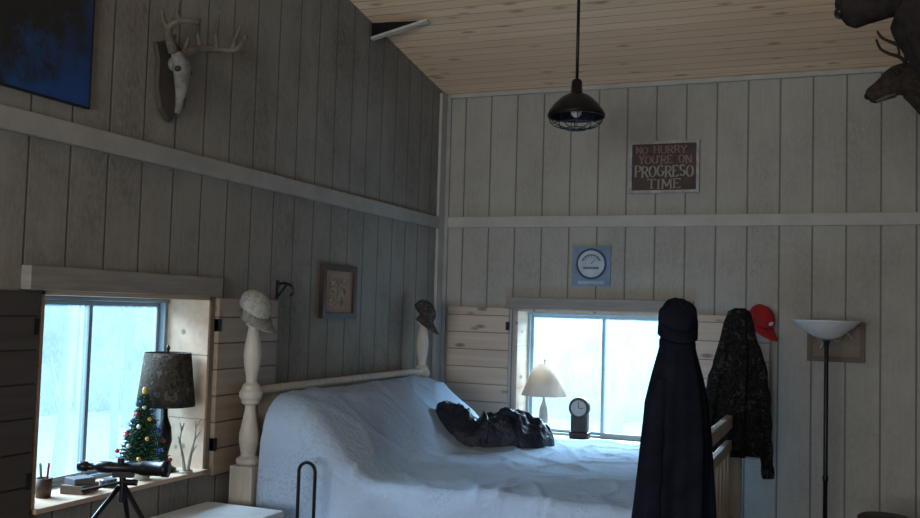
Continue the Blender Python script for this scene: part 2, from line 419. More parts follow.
# ------------------------------------------------------------------ bed
PX = (.125, 2.17); PY = (-2.59, -.575)
bed = thing('bed', 'king size pale pine four-post bed with turned posts', 'bed', (1.15, -1.58, 0))
prof = [(.045, .97), (.060, .985), (.060, 1.005), (.036, 1.02), (.042, 1.05), (.050, 1.09), (.050, 1.12), (.040, 1.17), (.028, 1.23), (.026, 1.26), (.044, 1.27), (.044, 1.285), (.056, 1.30), (.057, 1.325), (.044, 1.34), (.044, 1.355), (.026, 1.37), (.028, 1.40), (.038, 1.45), (.043, 1.50), (.040, 1.55), (.029, 1.61), (.023, 1.64), (.038, 1.65), (.038, 1.665), (.022, 1.675), (.033, 1.695), (.033, 1.71), (.02, 1.725)]
for x in PX:
    for y in PY:
        p = MB().box(x - .063, x + .063, y - .063, y + .063, 0, .975)
        p.lathe(prof, 28, (x, y, 0))
        p.build('bed_post', M_post, bed, smooth=False, bevel=.005)
h = MB()
h.tube([(PX[0], PY[0] + .03, 1.325), (PX[0], PY[1] - .03, 1.325)], .025, 14)
h.box(.105, .135, PY[0] + .05, PY[1] - .05, .45, 1.31)
h.build('headboard', M_post, bed, smooth=False)
f = MB()
f.box(PX[1] - .02, PX[1] + .02, PY[0] + .04, PY[1] - .04, 1.10, 1.175).box(PX[1] - .018, PX[1] + .018, PY[0] + .04, PY[1] - .04, .97, 1.03).box(PX[1] - .02, PX[1] + .02, PY[0] + .04, PY[1] - .04, .5, .58)
for k in range(1, 12):
    y = PY[0] + (PY[1] - PY[0]) * k / 12; f.tube([(PX[1], y, .57), (PX[1], y, .98)], .016, 8)
f.build('footboard', M_post, bed, smooth=False, bevel=.008)
for y in (PY[0], PY[1]):
    MB().box(PX[0] + .06, PX[1] - .06, y - .02, y + .02, .32, .48).build('side_rail', M_post, bed, bevel=.005)
M_matt = pm('mattress_ticking', (.5, .5, .52), None, .9)
MB().box(.21, 2.06, -2.50, -.66, .40, .64).build('box_spring', M_matt, bed, bevel=.03)
MB().box(.21, 2.06, -2.50, -.66, .64, .90).build('mattress', M_matt, bed, bevel=.05)

def Ttop(x, y):
    s = 1 - sst(.26, .84, x + .07 * noise.noise(V((y * 1.6, 0, 3))) + .06 * sst(-1.5, -.9, y))
    lump = 1 - .05 * math.exp(-((y + 1.6) / .16) ** 2)
    z = .955 + .355 * s * lump
    z += .012 * noise.noise(V((x * 2.5, y * 3, 0)))
    wr = noise.noise(V((x * 4 + y * 2, y * 1.2 - x, 5)))
    z += .008 * math.exp(-(wr / .12) ** 2)
    wr = noise.noise(V((x * 3 - y * 2, y * 3 + x * 2, 15)))
    z += .009 * math.exp(-(wr / .10) ** 2)
    return z
YN, YF = -2.60, -.57
def spread(u, v):
    x = .205 + 1.875 * u
    s = 1 - sst(.30, .85, x)
    r = .06 + .13 * s
    yn = YN; yf = YF
    def hang(q, T):
        zb = .30
        z = zb + (T - r - zb) * q
        w = (1 - q) ** .4
        ph = x * 13 + 2.5 * noise.noise(V((x * 1.5, z, 1)))
        off = .034 * math.sin(ph) * w + .034 * w + .008 * noise.noise(V((x * 5, z * 2, 2)))
        return z, max(off, -.0)
    if v < .28:
        y = yn; Tt = Ttop(x, yn + r); z, off = hang(v / .28, Tt); y = yn - off * (.8 if x < 1.9 else .3)
    elif v < .38:
        a = (v - .28) / .10 * math.pi / 2; Tt = Ttop(x, yn + r); y = yn + r - r * math.cos(a); z = Tt - r + r * math.sin(a)
    elif v < .78:
        y = yn + r + (yf - yn - 2 * r) * (v - .38) / .40; z = Ttop(x, y)
    elif v < .86:
        a = (1 - (v - .78) / .08) * math.pi / 2; Tt = Ttop(x, yf - r); y = yf - r + r * math.cos(a); z = Tt - r + r * math.sin(a)
    else:
        Tt = Ttop(x, yf - r); z, off = hang(1 - (v - .86) / .14, Tt); y = yf + off * .5
    if u > .965: z = min(z, .95 - (u - .965) / .035 * .22)
    return (x, y, z)
tag(MB().grid(spread, 170, 190).build('bedspread', M_bed, smooth=True, solid=.006, origin=(1.15, -1.58, .3)), 'pale blue quilted bedspread draped over bed and piled pillows', 'bedspread')

gm = MB()
GX, GY = .85, -1.13
def garment(u, v):
    a = 2 * math.pi * u; rr = v
    edge = 1 + .16 * noise.noise(V((math.cos(a) * 1.5, math.sin(a) * 1.5, 4))) + .05 * math.sin(5 * a)
    p = .35 * rr * edge * math.cos(a); q = .20 * rr * edge * math.sin(a)
    x = GX + p * .88 - q * .45; y = GY + p * .42 + q * .88
    base = Ttop(x, y)
    n1 = noise.noise(V((x * 5, y * 5, 9))); n2 = noise.noise(V((x * 8 + y * 3, y * 9, 2)))
    n3 = noise.noise(V((x * 17, y * 15 + x * 6, 7)))
    hh = max(0, 1 - rr ** 3) ** .55 * (.125 + .05 * n1 + .035 * math.exp(-(n2 / .15) ** 2) + .014 * math.exp(-(n3 / .15) ** 2)) * (1 + .25 * sst(-.15, .2, p))
    return (x, y, base + .010 + max(hh, 0) - .012 * (rr > .99))
gm.grid(garment, 120, 50)
def garmmat():
    m, nt, b = new_mat('crumpled_black_blue_nylon')
    f = nz(nt, 18, (1, 1, 1), 4, .6)
    nt.links.new(mixc(nt, rng(nt, f, .4, .6), (.006, .009, .018), (.014, .022, .042)), b.inputs['Base Color'])
    b.inputs['Roughness'].default_value = .48; b.inputs['Specular IOR Level'].default_value = .35
    bump(nt, b, nz(nt, 16, (1, 1, 1), 4), .9, .03)
    return m
tag(gm.build('crumpled_jacket', garmmat(), smooth=True, origin=(GX, GY, 1.0)), 'soft crumpled black-blue nylon jacket lying on the bedspread', 'jacket')

# ------------------------------------------------------------------ caps, coats
def cap(label, loc, rot, mat, R=.095, mark=None, brimmat=None, crumple=.02, bl=1.1):
    e = thing('baseball_cap', label, 'cap', loc, rot)
    c = MB(); n = 48; rings = []
    for j in range(13):
        ph = (math.pi / 2) * (j + (.05 if j == 0 else 0)) / 12; ring = []
        for k in range(n):
            a = 2 * math.pi * k / n
            d = V((math.sin(ph) * math.cos(a), math.sin(ph) * math.sin(a), math.cos(ph)))
            w = 1 + crumple * 2 * noise.noise(d * 2.3 + V((R * 100, 0, 0))) - .015 * (1 - abs(math.sin(3 * a))) ** 3
            flat = math.cos(ph) ** .75 if j < 12 else 0
            ring.append(V((R * 1.10 * d.x * w, R * .90 * d.y * w, R * 1.05 * flat * w * (1 - .12 * d.x))))
        rings.append(ring)
    c.loft(rings, False); c.f.append(list(range(n)))
    c.build('crown', mat, e, smooth=True, solid=.003, local=True)
    def br(u, v):
        a = (u - .5) * math.pi * .94; ca = max(math.cos(a), 0)
        r1 = R * 1.02; r2 = r1 + v * R * bl * ca ** .25
        return (r2 * ca, R * .92 * math.sin(a), .004 - .40 * R * math.sin(a) ** 2 * v - .015 * v)
    MB().grid(br, 28, 8).build('brim', brimmat or mat, e, smooth=True, solid=.004, local=True)
    MB().ell((0, 0, R * 1.05), (.007, .007, .004), 10, 6).build('button', mat, e, smooth=True, local=True)
    if mark:
        MB().ell((R * .93, 0, R * .42), (.010, .022, .020), 12, 8).build('front_patch', mark, e, smooth=True, local=True)
    return e
R_ = math.radians
cap('light camo baseball cap hung on turned bed post', (.125, -2.59, 1.725), (R_(0), R_(34), R_(-14)), M_camo_lt, .084, brimmat=M_camo_brim, bl=1.15, crumple=.02)
cap('dark camo baseball cap hung on corner bed post', (.128, -.58, 1.72), (R_(0), R_(46), R_(0)), M_camo_cap, .082, bl=1.2)
cap('black baseball cap sitting on post above black coat', (2.165, -2.60, 1.725), (0, R_(24), R_(-70)), M_black, .088, bl=.8, crumple=.05)
cap('red baseball cap with pale patch hung by wall', (2.30, -.13, 1.74), (0, R_(40), R_(-40)), M_red, .088, M_white)
hk = MB().tube([(2.30, 0, 1.76), (2.30, -.07, 1.76), (2.30, -.09, 1.79)], .006, 8)
tag(hk.build('wall_peg', M_dark, smooth=True, origin=(2.30, 0, 1.76)), 'small dark metal peg on siding behind red cap', 'hook')

def drape(prof, cx, cy, k1, amp, seed, seg=96, rot=.38):
    b = MB(); rings = []; ks = []
    for i in range(len(prof) - 1):
        for j in range(5):
            t = j / 5
            ks.append(tuple(p + (q - p) * t for p, q in zip(prof[i], prof[i + 1])))
    ks.append(prof[-1])
    z0, z1 = ks[0][0], ks[-1][0]
    for (z, ax, ay, ox) in ks:
        f = (z0 - z) / (z0 - z1)
        ring = []
        for k in range(seg):
            a = 2 * math.pi * k / seg
            w = 1 + amp * f ** .6 * (math.sin(k1 * a + seed + 1.5 * f) * .6 + .6 * noise.noise(V((math.cos(a) * 2.2, math.sin(a) * 2.2, z * 1.8 + seed))) + .3 * math.sin((k1 * 2 + 1) * a + 3 * f + seed))
            lx = ax * w * math.cos(a) + ox; ly = ay * w * math.sin(a)
            ring.append(V((cx + lx * math.cos(rot) - ly * math.sin(rot), cy + lx * math.sin(rot) + ly * math.cos(rot), z)))
        rings.append(ring)
    b.loft(rings, False); b.f.append(list(range(seg)))
    return b
def sleeve(pts, rads, seed):
    P = smoothpts(pts, 6); R = lerplist(rads, 6)
    b = MB(); b.tube(P, [(r[0] * (1 + .10 * math.sin(i * 1.7 + seed)), r[1] * (1 + .10 * math.cos(i * 1.3 + seed))) for i, r in enumerate(R)], 14, up=(0, 1, 0))
    return b
co = thing('coat', 'long black coat draped over a bed foot post', 'coat', (2.165, -2.60, .45))
d = drape([(1.71, .045, .045, 0), (1.67, .062, .06, 0), (1.60, .078, .072, -.0), (1.50, .104, .092, 0), (1.40, .126, .106, -.002), (1.25, .138, .115, -.002), (1.0, .148, .118, -.006), (.75, .162, .12, -.01), (.45, .178, .125, -.01)], 2.165, -2.60, 6, .20, 1.)
d.build('coat_body', M_black, co, smooth=True, solid=.004)
sleeve([(2.12, -2.68, 1.50), (2.10, -2.715, 1.32), (2.095, -2.735, 1.1), (2.09, -2.74, .9)], [(.02, .02), (.042, .028), (.042, .028), (.04, .028)], 1).build('sleeve', M_black, co, smooth=True)
MB().tube([(2.165 + .066 * math.cos(a), -2.60 + .066 * math.sin(a), 1.64 - .02 * math.cos(a + 1)) for a in [2 * math.pi * k / 20 for k in range(21)]], [(.008, .022)] * 21, 8).build('collar', M_black, co, smooth=True)

jc = thing('jacket', 'dark camouflage jacket hanging from a far bed post', 'jacket', (2.2, -.575, .9))
jx, jy = 2.185, -.575; rx, ry = .93, .37
d = drape([(1.81, .03, .03, .03), (1.79, .065, .05, .025), (1.72, .085, .065, .02), (1.63, .10, .07, .02), (1.52, .125, .085, .02), (1.35, .145, .09, .02), (1.2, .14, .09, .02), (1.05, .15, .095, .02), (.93, .17, .10, .03)], jx, jy, 5, .42, 3.)
d.build('jacket_body', M_camo_dk, jc, smooth=True, solid=.004)
def jp(o, z, dy=-.03): return (jx + rx * o, jy + ry * o + dy, z)
sleeve([jp(.07, 1.66), jp(.14, 1.5), jp(.178, 1.25), jp(.195, 1.0), jp(.215, .80)], [(.03, .03), (.045, .035), (.044, .034), (.040, .030), (.036, .022)], 1).build('sleeve', M_camo_dk, jc, smooth=True)
sleeve([jp(-.05, 1.60), jp(-.10, 1.42), jp(-.14, 1.25), jp(-.16, 1.09)], [(.03, .03), (.042, .035), (.042, .036), (.038, .026)], 2).build('sleeve', M_camo_dk, jc, smooth=True)

# ------------------------------------------------------------------ wall items
def rectframe(e, plane, a0, a1, z0, z1, w, d, mat):
    b = MB()
    def bx(p, q, r, s):
        if plane == 'y': b.box(p, q, -d, -.002, r, s)
        else: b.box(.002, d, p, q, r, s)
    bx(a0, a1, z0, z0 + w); bx(a0, a1, z1 - w, z1); bx(a0, a0 + w, z0 + w, z1 - w); bx(a1 - w, a1, z0 + w, z1 - w)
    return b.build('frame', mat, e, bevel=.001)
sg = thing('framed_sign', 'brown lettered sign in weathered silver frame on siding', 'sign', (1.648, 0, 2.59))
rectframe(sg, 'y', 1.41, 1.886, 2.59, 2.95, .02, .03, M_silver)
MB().box(1.43, 1.866, -.018, -.003, 2.61, 2.93).build('sign_board', pm('sign_brown', (.075, .048, .038), (.045, .03, .024), .6, 8), sg)
M_redl = pm('faded_red_letters', (.30, .18, .15)); M_crm = pm('cream_letters', (.33, .30, .25))
painted('NO', 1.455, 1.535, -.0195, 2.866, .046, M_redl, sg)
painted('HURRY', 1.575, 1.80, -.0195, 2.866, .048, M_redl, sg)
painted("YOU'RE", 1.475, 1.705, -.0195, 2.796, .052, M_redl, sg)
painted('ON', 1.745, 1.835, -.0195, 2.796, .052, M_redl, sg)
painted('PROGRESO', 1.448, 1.848, -.0195, 2.704, .074, M_crm, sg)
painted('TIME', 1.535, 1.765, -.0195, 2.622, .062, M_crm, sg)
bp_ = thing('blue_sign', 'small square blue sign with pale dial-like round emblem', 'sign', (1.15, 0, 1.945))
MB().box(1.016, 1.29, -.014, -.002, 1.945, 2.227).build('sign_board', pm('blue_board', (.19, .27, .36), (.13, .20, .28), .6, 10), bp_, bevel=.003)
RY = Matrix.Translation((1.153, -.015, 2.100)) @ Matrix.Rotation(math.pi / 2, 4, 'X')
MB().lathe([(.110, 0), (.110, .004)], 40, M=RY).build('ring', pm('ring_navy', (.05, .07, .10)), bp_)
MB().lathe([(.094, .003), (.094, .006)], 40, M=RY).build('emblem_field', pm('emblem_pale', (.5, .54, .58)), bp_)
M_nv = pm('emblem_navy', (.14, .18, .24))
ar = MB(); ar.tube([(1.153 + .066 * math.cos(R_(a)), -.022, 2.105 + .058 * math.sin(R_(a))) for a in range(15, 170, 10)], [(.006, .002)] * 16, 6, up=(0, -1, 0))
for a in range(30, 160, 20): ar.tube([(1.153 + r * math.cos(R_(a)), -.022, 2.105 + r * .88 * math.sin(R_(a))) for r in (.045, .064)], [(.003, .0015)] * 2, 6, up=(0, -1, 0))
ar.tube([(1.153, -.022, 2.10), (1.183, -.022, 2.135)], [(.004, .0015), (.002, .0015)], 6, up=(0, -1, 0))
ar.build('emblem', M_nv, bp_)
MB().box(1.098, 1.208, -.024, -.02, 2.062, 2.080).build('emblem', M_nv, bp_)
MB().box(1.06, 1.246, -.018, -.013, 1.957, 1.980).build('caption_strip', pm('caption_grey', (.35, .4, .46)), bp_)
pc = thing('framed_picture', 'small brown framed picture with pale mat on siding', 'picture', (0, -1.567, 1.68))
rectframe(pc, 'x', -1.77, -1.365, 1.68, 1.995, .035, .03, pm('dark_brown_frame', (.07, .042, .03), (.05, .03, .02), .5))
MB().box(.003, .014, -1.745, -1.39, 1.705, 1.97).build('picture_mat', pm('tan_mat', (.36, .25, .18), (.30, .20, .14), .8), pc)
MB().box(.013, .017, -1.67, -1.465, 1.755, 1.92).build('print', camo('sepia_print', [(.18, .12, .09), (.36, .27, .2), (.24, .17, .12), (.44, .36, .28), (.28, .2, .14)], 16), pc)
pq = thing('wall_plaque', 'framed brown picture with pale relief behind lamp', 'picture', (2.75, 0, 1.49))
rectframe(pq, 'y', 2.58, 2.92, 1.49, 1.745, .028, .035, M_frame_br)
MB().box(2.60, 2.90, -.016, -.003, 1.51, 1.73).build('plaque_panel', pm('plaque_brown', (.24, .19, .15), (.16, .12, .09), .7, 8), pq)
MB().tube(smoothpts([(2.66, -.022, 1.57), (2.70, -.022, 1.66), (2.76, -.022, 1.62), (2.80, -.022, 1.68), (2.85, -.022, 1.64)]), .008, 6).build('relief', pm('relief_cream', (.4, .36, .3)), pq, smooth=True)
pt = thing('framed_painting', 'dark painting with tree branches over deep blue', 'painting', (0, -4.02, 2.5))
rectframe(pt, 'x', -4.42, -3.625, 2.5, 3.28, .006, .024, M_dark)
def paintmat():
    m, nt, b = new_mat('night_painting')
    f = nz(nt, 7, (1, 1, 1), 7, .75); g = nz(nt, 1.6, (1, 1, 1), 2)
    tc = N(nt, 'ShaderNodeTexCoord'); sp = N(nt, 'ShaderNodeSeparateXYZ'); nt.links.new(tc.outputs['Object'], sp.inputs[0])
    q = mth(nt, 'SUBTRACT', sp.outputs[2], mth(nt, 'MULTIPLY', sp.outputs[1], .7))
    up = rng(nt, mth(nt, 'ADD', q, mth(nt, 'MULTIPLY', f, 1.0)), .44, .64)
    col = mixc(nt, rng(nt, g, .4, .6), (.005, .065, .24), (.006, .03, .13))
    col = mixc(nt, up, col, (.010, .013, .012))
    nt.links.new(col, b.inputs['Base Color']); b.inputs['Roughness'].default_value = .5
    return m
MB().box(.003, .021, -4.414, -3.631, 2.506, 3.274).build('canvas', paintmat(), pt)
wh = MB().box(0, .008, -2.215, -2.195, 1.78, 1.88).tube(smoothpts([(.004, -2.205, 1.86), (.05, -2.205, 1.865), (.09, -2.205, 1.85), (.10, -2.205, 1.82), (.085, -2.205, 1.80)]), .007, 8).tube([(.004, -2.205, 1.79), (.06, -2.205, 1.86)], .006, 8)
tag(wh.build('wall_hook', M_dark, smooth=False, origin=(0, -2.205, 1.86)), 'black iron bracket hook on siding by cap', 'hook')
br = thing('ceiling_brace', 'short pale wooden brace between siding and ceiling', 'brace', (0, -1.23, 3.46))
Mx = Matrix.Translation((0, -1.23, 3.455)) @ Matrix.Rotation(-math.atan2(.085, .39), 4, 'Y')
MB().box(.002, .40, -.02, .02, -.007, .007, Mx).build('brace_strip', pm('pale_strip', (.6, .58, .52)), br)
pl = MB(); pl.loft([[V((.004, y, 3.47)), V((.36, y, 3.54)), V((.004, y, 3.555))] for y in (-1.24, -1.22)]); pl.build('gap_plate', M_dark, br)  # dark plate set into the triangular gap above the strip

# ------------------------------------------------------------------ skull mount
SY = -3.15
sk = thing('deer_skull_mount', 'bleached deer skull with antlers on dark shield plaque', 'skull mount', (0, SY, 2.72))
sh = []
for xx, sc in ((.002, 1.), (.018, 1.), (.024, .93)):
    sh.append([V((xx, SY + sc * p[0], 2.74 + sc * p[1])) for p in [(0, -.20), (.06, -.15), (.09, -.05), (.085, .06), (.11, .13), (.06, .15), (0, .18), (-.06, .15), (-.11, .13), (-.085, .06), (-.09, -.05), (-.06, -.15)]])
MB().loft(sh).build('plaque', M_shield, sk, bevel=.002)
sp_ = smoothpts([(.04, SY, 2.845), (.058, SY, 2.83), (.075, SY, 2.79), (.08, SY, 2.735), (.08, SY, 2.67), (.075, SY, 2.615), (.062, SY, 2.58)], 4)
sr = lerplist([(.03, .018), (.042, .028), (.052, .034), (.040, .032), (.026, .025), (.021, .018), (.013, .01)], 4)
MB().tube(sp_, sr, 18, up=(1, 0, 0)).ell((.04, SY, 2.80), (.034, .034, .034)).build('skull', M_bone, sk, smooth=True)
for s in (-1, 1):
    MB().ell((.086, SY + s * .038, 2.768), (.016, .014, .015), 14, 8).build('eye_socket', M_plaque, sk, smooth=True)
MB().ell((.094, SY, 2.630), (.009, .009, .028), 10, 8).build('nose_opening', M_plaque, sk, smooth=True)
def antler(base, mir, sc, mat, parent, M=None, fwd=1, local=False, pts=None, tines=None, r0=.016):
    B = V(base)
    def P(o, s, u): return B + V((fwd * o * sc, mir * s * sc, u * sc))
    beam = smoothpts([P(*q) for q in pts], 5)
    b = MB(); n = len(beam)
    b.tube(beam, [r0 * (1 - .6 * i / (n - 1)) + .001 for i in range(n)], 8)
    for (fr, d, L) in tines:
        p = beam[int(fr * (n - 1))]; D = V((fwd * d[0], mir * d[1], d[2])).normalized() * L * sc
        q = p + D * .5 + V((-fwd * .01, 0, 0)); e = p + D + V((0, 0, .02 * sc))
        b.tube(smoothpts([p, q, e], 4), [r0 * .80 * (1 - .085 * i) for i in range(9)], 7)
    return b.build('antler', mat, parent, smooth=True, local=local)
apts = [(0, 0, 0), (.01, .05, .03), (.03, .12, .06), (.08, .19, .07), (.16, .21, .07), (.24, .18, .12)]
atin = [(.10, (.5, -.1, 1), .06), (.36, (.05, -.2, 1), .13), (.56, (.1, -.1, 1), .15), (.78, (.3, .1, 1), .11)]
antler((.05, SY + .03, 2.85), 1, .92, M_antler, sk, pts=apts, tines=atin, r0=.022)
antler((.05, SY - .03, 2.85), -1, .80, M_antler, sk, pts=[(0, 0, 0), (.01, .04, .04), (.02, .07, .09), (.05, .07, .13), (.10, .04, .15), (.15, -.02, .15)], tines=[(.12, (.5, -.1, 1), .05), (.45, (-.2, .5, 1), .09), (.72, (.0, .2, 1), .08)], r0=.022)

# ------------------------------------------------------------------ deer shoulder mounts
def deer(label, loc, sc, thick=1., mfur=M_fur, chin=M_furl):
    e = thing('deer_mount', label, 'taxidermy deer', loc)
    def L(p): return V((p[0] * sc, p[1] * sc, p[2] * sc))
    cp = [(0, 0, 0), (-.12, 0, .05), (-.26, 0, .14), (-.39, 0, .26), (-.49, 0, .34), (-.56, 0, .38), (-.62, 0, .372), (-.665, 0, .345), (-.71, 0, .318), (-.745, 0, .298), (-.762, 0, .288)]
    rr = [(.19, .24), (.17, .22), (.14, .18), (.115, .14), (.095, .112), (.085, .096), (.076, .086), (.058, .068), (.05, .055), (.044, .048), (.028, .03)]
    tk = [thick] * 5 + [1 + (thick - 1) * .6] * 6
    rr = [(a * t, c * t) for (a, c), t in zip(rr, tk)]
    MB().tube([L(p) for p in smoothpts(cp, 4)], [(a * sc, c * sc) for a, c in lerplist(rr, 4)], 24, up=(0, 0, 1)).build('deer_body', mfur, e, smooth=True, local=True)
    MB().ell(L((-.766, 0, .298)), (.02 * sc, .030 * sc, .022 * sc), 14, 8).build('nose', M_noseblk, e, smooth=True, local=True)
    MB().tube([L((-.62, 0, .296)), L((-.67, 0, .284)), L((-.725, 0, .264))], [(.036 * sc, .010 * sc), (.038 * sc, .012 * sc), (.030 * sc, .010 * sc)], 12).build('chin_patch', chin, e, smooth=True, local=True)
    for s in (-1, 1):
        MB().ell(L((-.615, s * .068, .400)), (.019 * sc,) * 3, 14, 8).build('eye', M_noseblk, e, smooth=True, local=True)
        ep = [L(p) for p in [(-.53, s * .06, .44), (-.51, s * .12, .475), (-.50, s * .17, .50), (-.495, s * .215, .515)]]
        MB().tube(ep, [(.018 * sc, .012 * sc), (.038 * sc, .012 * sc), (.034 * sc, .01 * sc), (.004 * sc, .003 * sc)], 12, up=(1, 0, 0)).build('ear', mfur, e, smooth=True, local=True)
        antler(L((-.58, s * .035, .455)), s, .78 * sc, M_antdk, e, fwd=-1, local=True, pts=[(0, 0, 0), (-.01, .05, .06), (.03, .09, .11), (.09, .11, .14), (.15, .10, .18), (.18, .06, .24)], tines=[(.4, (.3, -.1, 1), .10)], r0=.010)
    MB().tube([V((.0, 0, -.01)), V((-.02, 0, -.01))], [(.2 * sc * thick, .27 * sc * thick)] * 2, 24, up=(0, 0, 1)).build('backboard', M_plaque, e, local=True)
    return e
deer('brown whitetail deer shoulder mount with small antlers on wall', (3.498, -1.9, 2.53), .80, 1.0)
M_dkf = pm('dark_fur', (.03, .024, .022), (.017, .014, .013), .95, 30, bp=.8, spec=.05)
deer('dark brown deer shoulder mount high beside the ceiling', (3.498, -3.2, 2.48), .95, 1.6, M_dkf, M_dkf)

# ------------------------------------------------------------------ pendant
px, py, pz = 1.45, -1.6, 2.85
pd = thing('pendant_lamp', 'black industrial barn pendant lamp with wire cage', 'pendant lamp', (px, py, pz))
MB().tube([(px, py, pz + .1), (px, py, ceilz(py) - .01)], .009, 8).build('cord', M_dark, pd, smooth=True)
MB().lathe([(.055, ceilz(py) - .03), (.06, ceilz(py) - .005)], 24, (px, py, 0)).build('canopy', M_dark, pd)
MB().lathe([(.02, pz + .16), (.028, pz + .15), (.032, pz + .08), (.045, pz + .07)], 20, (px, py, 0)).build('socket', M_dark, pd, smooth=True)
MB().lathe([(.035, pz + .085), (.06, pz + .075), (.09, pz + .055), (.12, pz + .025), (.145, pz - .01), (.155, pz - .03), (.155, pz - .04)], 36, (px, py, 0), cap=False).build('lamp_shade', M_dark, pd, smooth=True, solid=.003)
MB().lathe([(.012, pz + .07), (.02, pz + .04), (.032, pz + .0), (.028, pz - .03), (.01, pz - .045)], 16, (px, py, 0)).build('bulb', M_glassw, pd, smooth=True)
wg = MB()
def ring(r, z, n=28): return [(px + r * math.cos(2 * math.pi * k / n), py + r * math.sin(2 * math.pi * k / n), z) for k in range(n + 1)]
wg.tube(ring(.152, pz - .042), .004, 6, cap=False).tube(ring(.125, pz - .085), .003, 6, cap=False).tube(ring(.06, pz - .108), .003, 6, cap=False)
for k in range(10):
    a = 2 * math.pi * k / 10
    wg.tube([(px + r * math.cos(a), py + r * math.sin(a), z) for r, z in ((.152, pz - .04), (.145, pz - .065), (.125, pz - .085), (.09, pz - .1), (.05, pz - .11), (0, pz - .112))], .0028, 6)
wg.build('wire_guard', M_dark, pd, smooth=True)

# ------------------------------------------------------------------ floor lamp
fx, fy = 2.70, -.45
fl = thing('floor_lamp', 'slim black torchiere floor lamp with white glass bowl', 'floor lamp', (fx, fy, 0))
MB().lathe([(.13, 0), (.13, .015), (.06, .03), (.02, .05), (.012, .06)], 30, (fx, fy, 0)).build('lamp_base', M_dark, fl, smooth=True)
MB().lathe([(.013, .05), (.013, .8), (.017, .81), (.017, .83), (.013, .84), (.013, 1.6), (.018, 1.62), (.03, 1.645)], 16, (fx, fy, 0)).build('pole', M_dark, fl, smooth=True)
MB().lathe([(.02, 1.635), (.055, 1.65), (.10, 1.675), (.15, 1.715), (.182, 1.745), (.187, 1.752)], 36, (fx, fy, 0), cap=False).build('glass_bowl', M_glassw, fl, smooth=True, solid=.004)

st = thing('bar_stool', 'dark wooden stool with round seat against wall', 'stool', (3.0, -1.0, 0))
MB().lathe([(.125, .70), (.135, .71), (.135, .725), (.12, .735)], 28, (3.0, -1.0, 0)).build('seat', M_plaque, st, smooth=True)
for k in range(4):
    a = math.pi / 4 + k * math.pi / 2; c, s = math.cos(a), math.sin(a)
    MB().tube([(3.0 + .16 * c, -1 + .16 * s, 0), (3.0 + .09 * c, -1 + .09 * s, .71)], .015, 8).build('leg', M_plaque, st, smooth=True)
MB().tube([(3.0 + .135 * math.cos(a), -1 + .135 * math.sin(a), .25) for a in [2 * math.pi * k / 20 for k in range(21)]], .008, 6).build('foot_ring', M_dark, st, smooth=True)

# ------------------------------------------------------------------ lamps on sills
def tlamp(name, label, x, y, z0, prof, shade, mats, basemat):
    e = thing(name, label, 'table lamp', (x, y, z0))
    MB().lathe([(r, z0 + z) for r, z in prof], 24, (x, y, 0)).build('lamp_base', basemat, e, smooth=True)
    MB().lathe([(r, z0 + z) for r, z in shade], 36, (x, y, 0), cap=False).build('lamp_shade', mats, e, smooth=True, solid=.003)
    zt = z0 + shade[-1][1]
    MB().lathe([(.005, zt - .04), (.005, zt + .01), (.01, zt + .02), (.004, zt + .035)], 10, (x, y, 0)).build('finial', basemat, e, smooth=True)
    return e
SZ = LZ0 + .02
tlamp('table_lamp', 'table lamp with dark camouflage drum shade on sill', -.11, -2.925, SZ, [(.06, 0), (.06, .015), (.025, .03), (.02, .08), (.035, .14), (.03, .2), (.012, .25), (.008, .34)], [(.132, .30), (.105, .545)], M_camo_md, M_dark)
BZ = BZ0 + .02
tlamp('table_lamp', 'small table lamp with cream cone shade on sill', .80, .085, BZ, [(.055, 0), (.055, .02), (.02, .04), (.035, .12), (.03, .2), (.01, .26), (.008, .36)], [(.165, .295), (.07, .52)], M_creamshade, pm('ceramic_base', (.55, .5, .42), None, .4))
ck = thing('mantel_clock', 'dark mantel clock with pale round dial on sill', 'clock', (1.06, .12, BZ))
MB().box(.99, 1.13, .08, .16, BZ, BZ + .05).box(1.00, 1.12, .085, .155, BZ + .05, BZ + .24).build('clock_case', M_plaque, ck, bevel=.008)
RC = Matrix.Translation((1.06, .084, BZ + .22)) @ Matrix.Rotation(math.pi / 2, 4, 'X')
MB().lathe([(.07, -.06), (.075, -.03), (.075, .0), (.068, .008)], 32, M=RC).build('bezel', M_plaque, ck, smooth=False)
MB().lathe([(.056, .006), (.056, .010)], 32, M=RC).build('dial', pm('dial_cream', (.38, .36, .32)), ck)
MB().box(1.058, 1.062, .070, .073, BZ + .22, BZ + .262).box(1.06, 1.09, .070, .073, BZ + .218, BZ + .222).build('clock_hand', M_dark, ck)

# ------------------------------------------------------------------ christmas tree
cx_, cy_, cz_ = -.06, -3.13, SZ
xt = thing('christmas_tree', 'tabletop artificial christmas tree with coloured ornaments', 'christmas tree', (cx_, cy_, cz_))
MB().lathe([(.035, 0), (.045, .05), (.05, .06), (.045, .06)], 20, (cx_, cy_, cz_)).build('pot', pm('pale_pot', (.5, .48, .44)), xt, smooth=True)
MB().tube([(cx_, cy_, cz_ + .04), (cx_, cy_, cz_ + .37)], [.008, .003], 8).build('trunk', M_plaque, xt)
fo = MB()
for k in range(330):
    t = k / 330; z = cz_ + .075 + t * .29; R = .115 * (1 - t) + .008; a = k * 2.399963
    d = V((math.cos(a), math.sin(a), .1)); p0 = V((cx_, cy_, z)); p1 = p0 + d * R * random.uniform(.8, 1.05)
    fo.tube([p0, p1], [.004, .0015], 4)
    for q in range(7):
        p = p0.lerp(p1, .35 + q * .1); dd = V((random.uniform(-1, 1), random.uniform(-1, 1), random.uniform(-.6, 1))).normalized() * .02
        fo.tube([p, p + dd], [.0022, .0006], 3)
o = fo.build('foliage', pm('tree_green', (.02, .07, .03), (.012, .04, .02), .8, 30), xt)
